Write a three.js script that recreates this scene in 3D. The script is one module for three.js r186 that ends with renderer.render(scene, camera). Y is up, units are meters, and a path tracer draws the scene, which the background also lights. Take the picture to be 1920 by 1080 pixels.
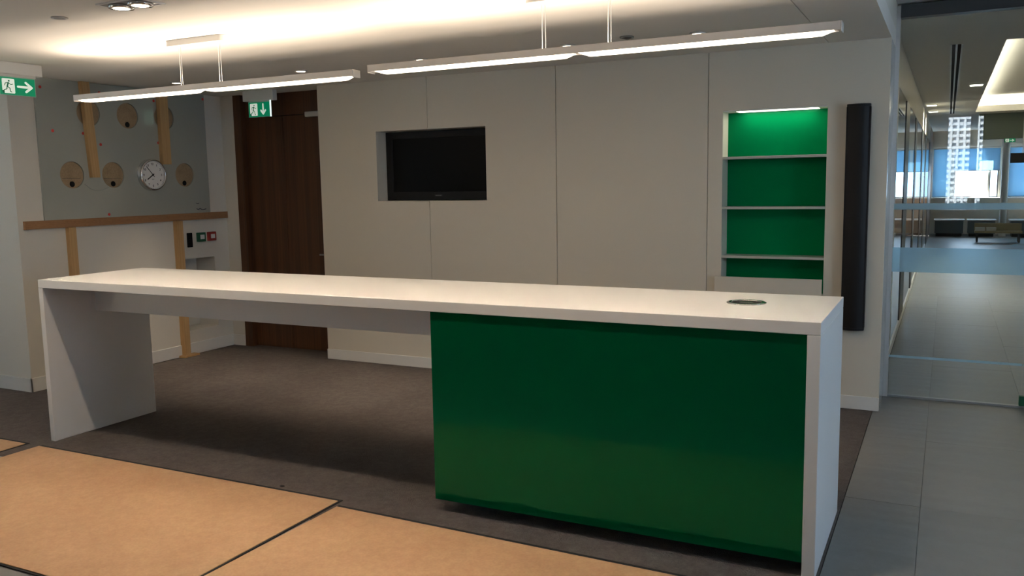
import * as THREE from 'three';
import { RoundedBoxGeometry } from 'three/addons/geometries/RoundedBoxGeometry.js';
import { mergeGeometries } from 'three/addons/utils/BufferGeometryUtils.js';
import { RectAreaLightUniformsLib } from 'three/addons/lights/RectAreaLightUniformsLib.js';

RectAreaLightUniformsLib.init();
const scene = new THREE.Scene();
const renderer = new THREE.WebGLRenderer({ antialias: true });
renderer.toneMapping = THREE.LinearToneMapping;
renderer.toneMappingExposure = 1.02;
renderer.shadowMap.enabled = true;

// ---------------------------------------------------------------- camera
const camera = new THREE.PerspectiveCamera(37.13, 16 / 9, 0.05, 2000);
camera.position.set(0, 1.65, 0);
camera.up.set(-0.03964624, 0.99238457, -0.11662351);
camera.lookAt(-0.44873901, 1.65 - 0.12196652, -0.88530078);
scene.add(camera);

// ---------------------------------------------------------------- sky (bright daylight beyond the windows) and light levels
scene.background = new THREE.Color().setRGB(0.60, 0.80, 1.10);
scene.backgroundIntensity = 11;
const sun = new THREE.DirectionalLight(new THREE.Color().setRGB(1.0, 0.97, 0.92), 420);   // reaches only the tower outside and the corridor end
sun.position.set(-80, 50, -33); sun.target.position.set(0, 0, 0); sun.castShadow = true; sun.shadow.mapSize.set(2048, 2048);
Object.assign(sun.shadow.camera, { left: -60, right: 60, top: 60, bottom: -60, near: 1, far: 300 }); scene.add(sun, sun.target);
const WARM = new THREE.Color().setRGB(1.0, 0.80, 0.59);
const TUBE = new THREE.Color().setRGB(1.0, 0.835, 0.66);
const COOL = new THREE.Color().setRGB(1.0, 0.97, 0.80);
const LEVEL = { tubeDown: 5.5, tubeUp: 510, frontSpot: 4.7, backSpot: 8.5, niche: 7, cove: 50, corridorSpot: 22 };

// ---------------------------------------------------------------- helpers
let seed = 20177;
const rnd = () => { seed = (seed * 1664525 + 1013904223) % 4294967296; return seed / 4294967296; };
const taken = {};
function numbered(n) { const k = taken[n] = (taken[n] ?? -1) + 1; return k ? n + '_' + String(k).padStart(3, '0') : n; }
function metric(g) {                       // texture coordinates in metres, by the way each face points
  g = g.index ? g.toNonIndexed() : g;
  const p = g.attributes.position, uv = new Float32Array(p.count * 2);
  const a = new THREE.Vector3(), b = new THREE.Vector3(), c = new THREE.Vector3();
  for (let i = 0; i < p.count; i += 3) {
    a.fromBufferAttribute(p, i); b.fromBufferAttribute(p, i + 1); c.fromBufferAttribute(p, i + 2);
    const n = b.clone().sub(a).cross(c.clone().sub(a)), x = Math.abs(n.x), y = Math.abs(n.y), z = Math.abs(n.z);
    [a, b, c].forEach((v, k) => {
      const t = y >= x && y >= z ? [v.x, v.z] : x >= z ? [v.z, v.y] : [v.x, v.y];
      uv[(i + k) * 2] = t[0]; uv[(i + k) * 2 + 1] = t[1];
    });
  }
  g.setAttribute('uv', new THREE.BufferAttribute(uv, 2));
  return g;
}
// a box given by its limits
function bx(x0, x1, y0, y1, z0, z1, r = 0) {
  const w = x1 - x0, h = y1 - y0, d = z1 - z0;
  const g = r ? new RoundedBoxGeometry(w, h, d, 2, r) : new THREE.BoxGeometry(w, h, d);
  g.translate((x0 + x1) / 2, (y0 + y1) / 2, (z0 + z1) / 2);
  return metric(g);
}
function cyl(r0, r1, h, n, [x, y, z], axis = 'y', open = false) {
  const g = new THREE.CylinderGeometry(r0, r1, h, n, 1, open);
  if (axis === 'x') g.rotateZ(-Math.PI / 2);
  if (axis === 'z') g.rotateX(Math.PI / 2);
  return g.translate(x, y, z);
}
function tube(points, r, n = 24) {
  return new THREE.TubeGeometry(new THREE.CatmullRomCurve3(points.map(p => new THREE.Vector3(...p))), n, r, 6);
}
const plain = g => { g = g.index ? g.toNonIndexed() : g; for (const k of Object.keys(g.attributes)) if (!['position', 'normal', 'uv'].includes(k)) g.deleteAttribute(k); return g; };
const join = gs => gs.length === 1 ? gs[0] : mergeGeometries(gs.map(plain));
function mesh(name, geos, mat, parent) {
  const m = new THREE.Mesh(Array.isArray(geos) ? join(geos) : geos, mat);
  m.castShadow = m.receiveShadow = true;
  m.name = parent ? name : numbered(name);
  (parent || scene).add(m);
  return m;
}
function tag(o, label, category, group, kind) {
  o.userData.label = label; o.userData.category = category;
  if (group) o.userData.group = group;
  if (kind) o.userData.kind = kind;
  return o;
}
function thing(name, label, category, [x, y, z] = [0, 0, 0], group, kind) {
  const o = new THREE.Group(); o.name = numbered(name); o.position.set(x, y, z); scene.add(o);
  return tag(o, label, category, group, kind);
}
const struct = (name, label, category, geos, mat) => tag(mesh(name, geos, mat), label, category, null, 'structure');
const structGroup = (name, label, category) => thing(name, label, category, [0, 0, 0], null, 'structure');
function local(g, o) { g.translate(-o.position.x, -o.position.y, -o.position.z); return g; }   // world limits to the thing's own axes
function part(name, geos, mat, o) { return mesh(name, local(join(Array.isArray(geos) ? geos : [geos]), o), mat, o); }
function sub(name, geos, mat, p) { return mesh(name, local(join(Array.isArray(geos) ? geos : [geos]), p.parent), mat, p); }
// a slab with holes: outline and holes as [u, v] loops, u v in the plane, thickness t along the third axis
function slab(outline, holes, t, bevel = 0) {
  const s = new THREE.Shape(outline.map(p => new THREE.Vector2(...p)));
  for (const h of holes) s.holes.push(h);
  return new THREE.ExtrudeGeometry(s, { depth: t - 2 * bevel, bevelEnabled: bevel > 0, bevelSize: bevel, bevelThickness: bevel, bevelOffset: -bevel, bevelSegments: 1, curveSegments: 40 }).translate(0, 0, bevel);
}
const rectHole = (u0, u1, v0, v1) => new THREE.Path([[u0, v0], [u0, v1], [u1, v1], [u1, v0]].map(p => new THREE.Vector2(...p)));
const ringHole = (u, v, r) => { const p = new THREE.Path(); p.absarc(u, v, r, 0, Math.PI * 2, true); return p; };
const rect = (u0, u1, v0, v1) => [[u0, v0], [u1, v0], [u1, v1], [u0, v1]];

// value noise that wraps, for the textures
function wrapNoise(n, cells, cellsV = cells) {
  const t = new Float32Array(cells * cellsV); for (let i = 0; i < t.length; i++) t[i] = rnd();
  const o = new Float32Array(n * n), s = x => x * x * (3 - 2 * x);
  for (let j = 0; j < n; j++) for (let i = 0; i < n; i++) {
    const u = i / n * cells, v = j / n * cellsV, i0 = Math.floor(u), j0 = Math.floor(v), a = s(u - i0), b = s(v - j0), i1 = (i0 + 1) % cells, j1 = (j0 + 1) % cellsV;
    o[j * n + i] = (t[j0 * cells + i0] * (1 - a) + t[j0 * cells + i1] * a) * (1 - b) + (t[j1 * cells + i0] * (1 - a) + t[j1 * cells + i1] * a) * b;
  }
  return o;
}
function texture(n, size, f, srgb = true) {      // f(i, j) -> [r, g, b] 0..1; size in metres covered once
  const d = new Uint8Array(n * n * 4);
  for (let j = 0; j < n; j++) for (let i = 0; i < n; i++) { const c = f(i, j), k = (j * n + i) * 4; d[k] = 255 * c[0]; d[k + 1] = 255 * c[1]; d[k + 2] = 255 * c[2]; d[k + 3] = 255; }
  const t = new THREE.DataTexture(d, n, n); t.wrapS = t.wrapT = THREE.RepeatWrapping; t.magFilter = THREE.LinearFilter; t.minFilter = THREE.LinearMipmapLinearFilter; t.generateMipmaps = true;
  if (srgb) t.colorSpace = THREE.SRGBColorSpace;
  const [a, b] = Array.isArray(size) ? size : [size, size];
  t.repeat.set(1 / a, 1 / b); t.needsUpdate = true; return t;
}
const mixc = (a, b, k) => a.map((x, i) => Math.min(1, Math.max(0, x + (b[i] - x) * k)));
const std = o => new THREE.MeshStandardMaterial(o);
const phys = o => new THREE.MeshPhysicalMaterial(o);
const lin = (r, g, b) => new THREE.Color().setRGB(r, g, b);
const glow = (c, k) => std({ color: 0x111111, emissive: c, emissiveIntensity: k, roughness: 0.6 });

// ---------------------------------------------------------------- materials
const N = 512;
const nFine = wrapNoise(N, 256), nMid = wrapNoise(N, 64), nBig = wrapNoise(N, 8), nHuge = wrapNoise(N, 4), nGrain = wrapNoise(N, 128, 4), nGrainB = wrapNoise(N, 32, 2);
const carpetMap = texture(N, 2.1, (i, j) => { const k = j * N + i, v = 0.30 * nFine[k] + 0.25 * nMid[k] + 0.25 * nBig[k] + 0.2 * nHuge[k]; return mixc([0.305, 0.275, 0.262], [0.41, 0.375, 0.358], v * 1.6 - 0.3); });
const carpetBump = texture(N, 0.45, (i, j) => { const v = nFine[j * N + i]; return [v, v, v]; }, false);
const boardMap = texture(N, 1.9, (i, j) => { const k = j * N + i, v = 0.28 * nFine[k] + 0.2 * nMid[k] + 0.3 * nBig[k] + 0.22 * nHuge[k]; return mixc([0.70, 0.545, 0.40], [0.80, 0.645, 0.485], v * 1.4 - 0.2); });
const veneerMap = texture(N, [0.9, 2.6], (i, j) => { const k = j * N + i, band = 0.5 + 0.5 * Math.sin(i / N * Math.PI * 12 + 5 * nGrainB[k]), v = 0.55 * nGrain[k] + 0.45 * band; return mixc([0.25, 0.145, 0.07], [0.365, 0.225, 0.115], v); });
const pineMap = texture(N, [0.35, 1.6], (i, j) => { const k = j * N + i, v = 0.5 * nGrain[k] + 0.5 * nGrainB[k]; return mixc([0.70, 0.55, 0.365], [0.80, 0.66, 0.46], v); });
const plyMap = texture(N, [1.2, 0.5], (i, j) => { const k = i * N + j, v = 0.6 * nGrain[k] + 0.4 * nMid[k]; return mixc([0.55, 0.40, 0.27], [0.63, 0.475, 0.325], v); });
const discMap = texture(N, 0.5, (i, j) => { const k = j * N + i, v = 0.5 * nMid[k] + 0.5 * nBig[k]; return mixc([0.56, 0.48, 0.37], [0.66, 0.57, 0.45], v); });
const tileMaps = [0, 1, 2].map(q => texture(N, 1.7 + 0.3 * q, (i, j) => { const k = ((j + 90 * q) % N) * N + (i + 170 * q) % N, kk = i * N + j, v = 0.2 * nFine[k] + 0.3 * nMid[kk] + 0.5 * nGrainB[kk]; return mixc([0.455 + 0.012 * q, 0.45 + 0.012 * q, 0.44 + 0.012 * q], [0.52, 0.515, 0.505], v); }));
const paintBump = texture(N, 0.5, (i, j) => { const v = 0.5 * nFine[j * N + i] + 0.5 * nMid[j * N + i]; return [v, v, v]; }, false);

const M = {
  wall: std({ color: lin(0.70, 0.655, 0.57), roughness: 0.75, bumpMap: paintBump, bumpScale: 0.0004 }),
  panel: std({ color: lin(0.68, 0.62, 0.51), roughness: 0.5 }),
  gloss: phys({ color: lin(0.50, 0.49, 0.46), roughness: 0.12, clearcoat: 0.6, clearcoatRoughness: 0.05 }),
  skirting: std({ color: lin(0.74, 0.72, 0.67), roughness: 0.45 }),
  ceiling: std({ color: lin(0.78, 0.74, 0.68), roughness: 0.9, bumpMap: paintBump, bumpScale: 0.0003 }),
  backing: std({ color: lin(0.10, 0.10, 0.10), roughness: 0.95 }),
  carpet: std({ map: carpetMap, bumpMap: carpetBump, bumpScale: 0.004, roughness: 1 }),
  hardboard: std({ map: boardMap, roughness: 0.62 }),
  underlay: std({ color: lin(0.012, 0.012, 0.013), roughness: 0.9 }),
  tiles: tileMaps.map((map, q) => phys({ map, roughness: 0.36 + 0.03 * q, specularIntensity: 0.6 })),
  corian: phys({ color: lin(0.80, 0.785, 0.76), roughness: 0.38 }),
  greenGlass: phys({ color: lin(0.0, 0.078, 0.026), roughness: 0.0, ior: 1.8, specularIntensity: 1, specularColor: lin(0.15, 1.0, 0.55) }),
  nicheGreen: phys({ color: lin(0.0, 0.17, 0.052), roughness: 0.2, specularIntensity: 0.6, specularColor: lin(0.15, 1.0, 0.55) }),
  veneer: std({ map: veneerMap, roughness: 0.5 }),
  pine: std({ map: pineMap, roughness: 0.75 }),
  ply: std({ map: plyMap, roughness: 0.75 }),
  disc: std({ map: discMap, roughness: 0.85 }),
  paleGlass: phys({ color: lin(0.385, 0.395, 0.345), roughness: 0.16, clearcoat: 0.8, clearcoatRoughness: 0.03 }),
  black: phys({ color: lin(0.007, 0.007, 0.008), roughness: 0.55, specularIntensity: 0.5 }),
  grille: phys({ color: lin(0.010, 0.009, 0.009), roughness: 0.5, specularIntensity: 0.5 }),
  screen: phys({ color: lin(0.002, 0.002, 0.002), roughness: 0.35, specularIntensity: 0.25 }),
  alu: std({ color: lin(0.62, 0.60, 0.58), roughness: 0.4, metalness: 0.35 }),
  aluDark: std({ color: lin(0.30, 0.31, 0.32), roughness: 0.4, metalness: 0.6 }),
  chrome: std({ color: lin(0.75, 0.75, 0.76), roughness: 0.12, metalness: 1 }),
  steelWire: std({ color: lin(0.8, 0.78, 0.75), roughness: 0.35, metalness: 0.6 }),
  white: std({ color: lin(0.76, 0.75, 0.72), roughness: 0.5 }),
  whitePlastic: std({ color: lin(0.70, 0.69, 0.66), roughness: 0.4 }),
  clear: phys({ color: lin(0.93, 0.97, 0.95), roughness: 0.0, transmission: 1, thickness: 0, ior: 1.5 }),
  frost: phys({ color: lin(0.54, 0.82, 0.98), roughness: 0.62, transmission: 0.55, thickness: 0 }),
  shelfGlass: phys({ color: lin(0.52, 0.54, 0.48), roughness: 0.25 }),
  blind: phys({ color: lin(0.26, 0.40, 0.50), roughness: 1, transmission: 0.6, thickness: 0, side: THREE.DoubleSide }),
  darkFrame: std({ color: lin(0.035, 0.037, 0.038), roughness: 0.45 }),
  darkGreen: std({ color: lin(0.10, 0.125, 0.10), roughness: 0.7 }),
  red: std({ color: lin(0.55, 0.035, 0.025), roughness: 0.5 }),
  green: std({ color: lin(0.01, 0.11, 0.05), roughness: 0.45 }),
  concrete: std({ color: lin(0.75, 0.76, 0.76), roughness: 0.9 }),
  towerGlass: std({ color: lin(0.07, 0.09, 0.12), roughness: 0.3 }),
};
const lampWhite = glow(TUBE, 5), lampHot = glow(WARM, 9);

// ================================================================ THE SETTING
const HC = 2.571, HK = 2.87, ZW = -6.428, XE = -0.373;

// ---- floor: stone tiles one by one where they can be told apart, plain screed elsewhere
{
  const f = structGroup('floor', 'grey stone tile floor running through reception and corridor', 'floor');
  mesh('floor_bed', bx(-9.2, 3.8, -0.20, -0.012, -27.4, 6.2), std({ color: lin(0.12, 0.12, 0.118), roughness: 0.9 }), f);
  const xs = [-0.412, -0.058, 0.542, 1.142, 1.742];
  const zs = []; for (let z = -2.2; z > -13.1; z -= 1.2) zs.push(z);
  for (let a = 0; a < xs.length - 1; a++) for (let b = 0; b < zs.length - 1; b++)
    mesh('floor_tile', bx(xs[a] + 0.0008, xs[a + 1] - 0.0008, -0.012, -0.0003 * ((a + b) % 2), zs[b + 1] + 0.0008, zs[b] - 0.0008), M.tiles[(a * 2 + b * 5 + (b % 3)) % 3], f);
  const zEnd = zs[zs.length - 1];
  mesh('floor_paving', [bx(-9.1, xs[4], -0.012, 0, zs[0], 6.1), bx(-9.1, xs[0], -0.012, 0, -3.2, zs[0]), bx(xs[4], 3.7, -0.012, 0, -27.3, 6.1), bx(xs[0], xs[4], -0.012, 0, -27.3, zEnd)], M.tiles[1], f);
  struct('floor_carpet', 'dark brown grey carpet under and behind the reception desk', 'carpet', bx(-9.1, -0.415, -0.012, 0.002, -6.9, -3.2), M.carpet);
}

// ---- ceilings
{
  const c = structGroup('ceiling', 'low white plaster ceiling over the reception desk', 'ceiling');
  mesh('ceiling_board', bx(-9.2, -0.773, HC, HC + 0.05, -6.95, 6.2), M.ceiling, c);
  mesh('ceiling_board', bx(-0.767, XE, HC, HC + 0.05, -6.95, 6.2), M.ceiling, c);
  mesh('ceiling_deck', bx(-9.2, XE, HC + 0.05, HC + 0.12, -6.95, 6.2), M.ceiling, c);
  struct('wall_bulkhead', 'side of the ceiling step beside the corridor', 'bulkhead', bx(-0.44, XE, HC + 0.12, HK, -6.99, 6.2), M.wall);
  const k = structGroup('ceiling_corridor', 'higher plaster ceiling of the corridor with a lit recess', 'ceiling');
  const cx0 = 0.43, cx1 = 2.6, cz0 = -19.45, cz1 = -9.24;
  const g = slab(rect(-3.4, 3.8, -27.4, 6.2).map(([u, v]) => [u, -v]).reverse(), [rectHole(cx0, cx1, -cz1, -cz0)], 0.06);
  g.rotateX(-Math.PI / 2); g.translate(0, HK, 0);            // v runs along -z
  mesh('ceiling_board', metric(g), M.ceiling, k);
  const p = 0.16, top = HK + 0.30;
  mesh('recess_lining', [bx(cx0 - p, cx1 + p, top, top + 0.05, cz0 - p, cz1 + p), bx(cx0 - p - 0.04, cx0 - p, HK + 0.06, top, cz0 - p, cz1 + p), bx(cx1 + p, cx1 + p + 0.04, HK + 0.06, top, cz0 - p, cz1 + p), bx(cx0 - p, cx1 + p, HK + 0.06, top, cz0 - p - 0.04, cz0 - p), bx(cx0 - p, cx1 + p, HK + 0.06, top, cz1 + p, cz1 + p + 0.04)], M.ceiling, k);
  mesh('recess_lip', [bx(cx0 - 0.02, cx0, HK + 0.06, HK + 0.12, cz0, cz1), bx(cx1, cx1 + 0.02, HK + 0.06, HK + 0.12, cz0, cz1), bx(cx0, cx1, HK + 0.06, HK + 0.12, cz0 - 0.02, cz0), bx(cx0, cx1, HK + 0.06, HK + 0.12, cz1, cz1 + 0.02)], M.ceiling, k);
  // lamps laid in the cove behind the lip
  for (const [x0, x1, z0, z1] of [[cx0 - 0.10, cx0 - 0.06, cz0, cz1], [cx0, cx1, cz0 - 0.10, cz0 - 0.06], [cx1 + 0.06, cx1 + 0.10, cz0, cz1]]) {
    const t = tag(mesh('cove_light', bx(x0, x1, HK + 0.062, HK + 0.085, z0, z1, 0.008), glow(COOL, 3)), 'lamp strip hidden in the ceiling recess along its ' + (z1 - z0 < 1 ? 'end' : x0 < 1 ? 'side over the slot diffuser' : 'side by the outer wall'), 'light', 'cove lights of the corridor ceiling');
    const l = new THREE.RectAreaLight(COOL, LEVEL.cove, x1 - x0, z1 - z0); l.position.set((x0 + x1) / 2, HK + 0.09, (z0 + z1) / 2); l.lookAt(l.position.x, 9, l.position.z); scene.add(l);
  }
}

// ---- back wall: white panels with open joints, television recess and shelf niche
const TV = { x0: -4.603, x1: -3.484, y0: 1.503, y1: 2.125, z: -6.60 };
const NI = { x0: -1.494, x1: -0.766, y0: 0.80, y1: 2.147, z: -6.60 };
{
  const w = structGroup('wall_back', 'cream panelled back wall with television recess and shelf niche', 'wall');
  const y0 = 0.006, y1 = HC, t = 0.022, g = 0.0022;
  const P = (outline, holes = []) => mesh('wall_panel', metric(slab(outline, holes, t, 0.0012).translate(0, 0, ZW - t)), M.panel, w);
  const s1 = -4.054, s2 = -2.837, s3 = -1.604;
  P([[-5.249, y0], [s1 - g, y0], [s1 - g, TV.y0], [TV.x0, TV.y0], [TV.x0, TV.y1], [s1 - g, TV.y1], [s1 - g, y1], [-5.249, y1]]);
  P([[s1 + g, y0], [s2 - g, y0], [s2 - g, y1], [s1 + g, y1], [s1 + g, TV.y1], [TV.x1, TV.y1], [TV.x1, TV.y0], [s1 + g, TV.y0]]);
  P(rect(s2 + g, s3 - g, y0, y1));
  P(rect(s3 + g, XE, y0, y1), [rectHole(NI.x0, NI.x1, NI.y0, NI.y1)]);
  mesh('back_lining', bx(-5.249, XE, 0, HC, -6.95, -6.72), M.backing, w);
  mesh('end_return', [bx(-5.249, -5.20, 0, HC, -6.72, ZW - t)], M.panel, w);
  mesh('end_return', bx(-0.42, XE, 0, HC, -6.95, ZW - t), M.gloss, w).userData.label = 'glossy end of the panelled wall';
  const lin5 = (o) => [bx(o.x0 - 0.02, o.x1 + 0.02, o.y0 - 0.02, o.y0, o.z - 0.012, ZW - t), bx(o.x0 - 0.02, o.x1 + 0.02, o.y1, o.y1 + 0.02, o.z - 0.012, ZW - t), bx(o.x0 - 0.02, o.x0, o.y0, o.y1, o.z - 0.012, ZW - t), bx(o.x1, o.x1 + 0.02, o.y0, o.y1, o.z - 0.012, ZW - t)];
  mesh('recess_lining', [...lin5(TV), bx(TV.x0 - 0.02, TV.x1 + 0.02, TV.y0 - 0.02, TV.y1 + 0.02, TV.z - 0.055, TV.z - 0.012)], M.panel, w);
  mesh('niche_lining', lin5(NI), M.panel, w);
  const nb = mesh('niche_back', bx(NI.x0, NI.x1, NI.y0, NI.y1, NI.z - 0.012, NI.z), M.nicheGreen, w); nb.userData.label = 'glossy green back of the shelf niche';
  struct('baseboard_back', 'painted skirting along the panelled wall', 'baseboard', bx(-5.249, XE, 0.003, 0.099, ZW, ZW + 0.012, 0.003), M.skirting);
}

// ---- return beside the door, door, clock wall, front left wall, rest of the shell
{
  struct('wall_return', 'short wall between clock wall and timber door', 'wall', bx(-6.932, -6.50, 0, HC, -6.95, -6.64), M.wall);
  struct('baseboard_return', 'painted skirting on the short wall by the door', 'baseboard', bx(-6.67, -6.503, 0.003, 0.115, -6.64, -6.626, 0.003), M.skirting);
  const d = structGroup('door_1', 'dark walnut veneer door reaching almost to the ceiling', 'door');
  mesh('door_frame', [bx(-6.50, -6.40, 0, HC, -6.80, -6.635), bx(-5.30, -5.249, 0, HC, -6.80, -6.72)], M.veneer, d);
  const leaf = mesh('door_leaf', [bx(-6.397, -5.92, 0.006, 2.345, -6.76, -6.70, 0.003), bx(-5.917, -5.303, 0.006, 2.345, -6.76, -6.70, 0.003)], M.veneer, d);
  mesh('over_panel', bx(-6.397, -5.303, 2.351, HC, -6.76, -6.70), M.veneer, d);
  mesh('door_backing', bx(-6.5, -5.249, 0, HC, -6.95, -6.80), M.backing, d);
  const cl = mesh('door_closer', bx(-5.60, -5.32, 2.318, 2.368, -6.70, -6.655, 0.008), M.alu, d); cl.userData.label = 'grey metal door closer';
  const h = mesh('door_handle', [bx(-5.452, -5.436, 0.97, 0.986, -6.70, -6.655, 0.004), bx(-5.49, -5.436, 0.97, 0.986, -6.667, -6.651, 0.004)], M.aluDark, d); h.userData.label = 'metal lever handle';

  // clock wall: lower part with an open service recess, upper plywood backing behind the glass
  const XL = -6.672;
  const w = structGroup('wall_left', 'white wall below and beside the glass panel with clock', 'wall');
  const g = slab(rect(4.383, 6.64, 0, HC).map(([u, v]) => [u, v]), [rectHole(6.05, 6.44, 0.24, 0.955)], 0.26);
  g.rotateY(Math.PI / 2); g.translate(XL - 0.26, 0, 0);       // u runs along -z
  mesh('wall_lining', metric(g), M.wall, w);
  mesh('wall_core', bx(-7.1, XL - 0.26, 0, HC, -6.95, -4.52), M.wall, w);
  struct('baseboard_left', 'painted skirting below the clock wall', 'baseboard', bx(XL, XL + 0.014, 0.003, 0.118, -6.64, -4.369, 0.003), M.skirting);
  struct('wall_front', 'white wall facing the entrance beside the clock wall', 'wall', bx(-9.1, XL - 0.26, 0, HC, -4.52, -4.383), M.wall);
  struct('baseboard_front', 'painted skirting of the wall facing the entrance', 'baseboard', bx(-9.1, XL + 0.014, 0.003, 0.118, -4.383, -4.369, 0.003), M.skirting);
  struct('wall_side', 'far side wall of the reception hall', 'wall', [bx(-9.2, -9.1, 0, HC, -4.5, -2.5), bx(-9.2, -9.1, 0, HC, -1.6, 6.2), bx(-9.2, -9.1, 0, 1.2, -2.5, -1.6), bx(-9.2, -9.1, 1.9, HC, -2.5, -1.6)], M.wall);
  struct('wall_right', 'side wall of hall and corridor with a window', 'wall', [bx(3.7, 3.85, 0, HK + 0.5, -27.4, -4.2), bx(3.7, 3.85, 0, HK + 0.5, -2.5, 6.2), bx(3.7, 3.85, 0, 1.1, -4.2, -2.5), bx(3.7, 3.85, 2.4, HK + 0.5, -4.2, -2.5)], M.wall);

  // wall behind the photographer, with real window openings to the daylight
  const e = structGroup('wall_entrance', 'wall with windows behind the viewpoint', 'wall');
  const holes = [rectHole(-0.06, 0.40, 0.9, HK - 0.02), rectHole(0.475, 0.63, 0.9, HK - 0.02)];
  mesh('wall_sheet', metric(slab(rect(-9.2, 3.85, 0, HK + 0.3), holes, 0.2).translate(0, 0, 6.0)), M.wall, e);
}

// ---- corridor: side wall with lacquered panels and dark door frames, window wall at its end
{
  const xw = -0.42;
  const w = structGroup('wall_corridor', 'corridor side wall of glossy panels between dark frames', 'wall');
  mesh('wall_core', bx(-3.3, xw - 0.02, 0, HK, -8.6, -6.95), M.wall, w);
  mesh('plain_panel', bx(xw - 0.02, xw, 0.08, HK, -8.6, -6.96), M.panel, w);
  mesh('room_side', bx(-3.4, -3.3, 0, HK + 0.1, -27.4, -6.95), M.wall, w);
  const fr = [[-10.65, 0.44], [-13.5, 0.28], [-16.85, 0.32], [-19.6, 0.36], [-23.3, 0.2]];
  let z = -8.605;
  for (const [f, h] of fr) {
    const p = new THREE.PlaneGeometry(z - f - h, 2.36).rotateY(Math.PI / 2).translate(xw - 0.005, 1.26, (z + f + h) / 2);
    mesh('glass_pane', p, M.clear, w);
    mesh('over_panel', bx(xw - 0.02, xw, 2.445, HK - 0.03, f + h, z), M.wall, w);
    mesh('door_frame', bx(xw - 0.008, xw + 0.002, 0.0, 2.44, f - h, f + h), M.darkFrame, w);
    mesh('over_panel', bx(xw - 0.02, xw, 2.445, HK - 0.03, f - h, f + h), M.wall, w);
    z = f - h;
  }
  mesh('timber_panel', bx(xw - 0.012, xw + 0.004, 0, HK - 0.03, -27.2, z), M.veneer, w);
  struct('baseboard_corridor', 'pale skirting along the corridor wall', 'baseboard', bx(xw - 0.015, xw + 0.004, 0, 0.075, -22.1, -6.98), M.skirting);
  const e = structGroup('wall_end', 'window wall at the far end of the corridor', 'wall');
  const open = [[-3.1, -1.75], [-1.65, -0.44], [0.16, 0.98], [1.02, 1.24], [-0.36, 0.04], [1.50, 2.4], [2.44, 3.5]];
  mesh('wall_sheet', metric(slab(rect(-3.4, 3.8, 0, HK + 0.3), open.map(([a, b]) => rectHole(a, b, 1.02, 2.40)), 0.2).translate(0, 0, -27.4)), M.wall, e);
  mesh('window_sill', bx(-0.42, 3.7, 0.98, 1.02, -27.2, -27.02), M.white, e);
}

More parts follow.
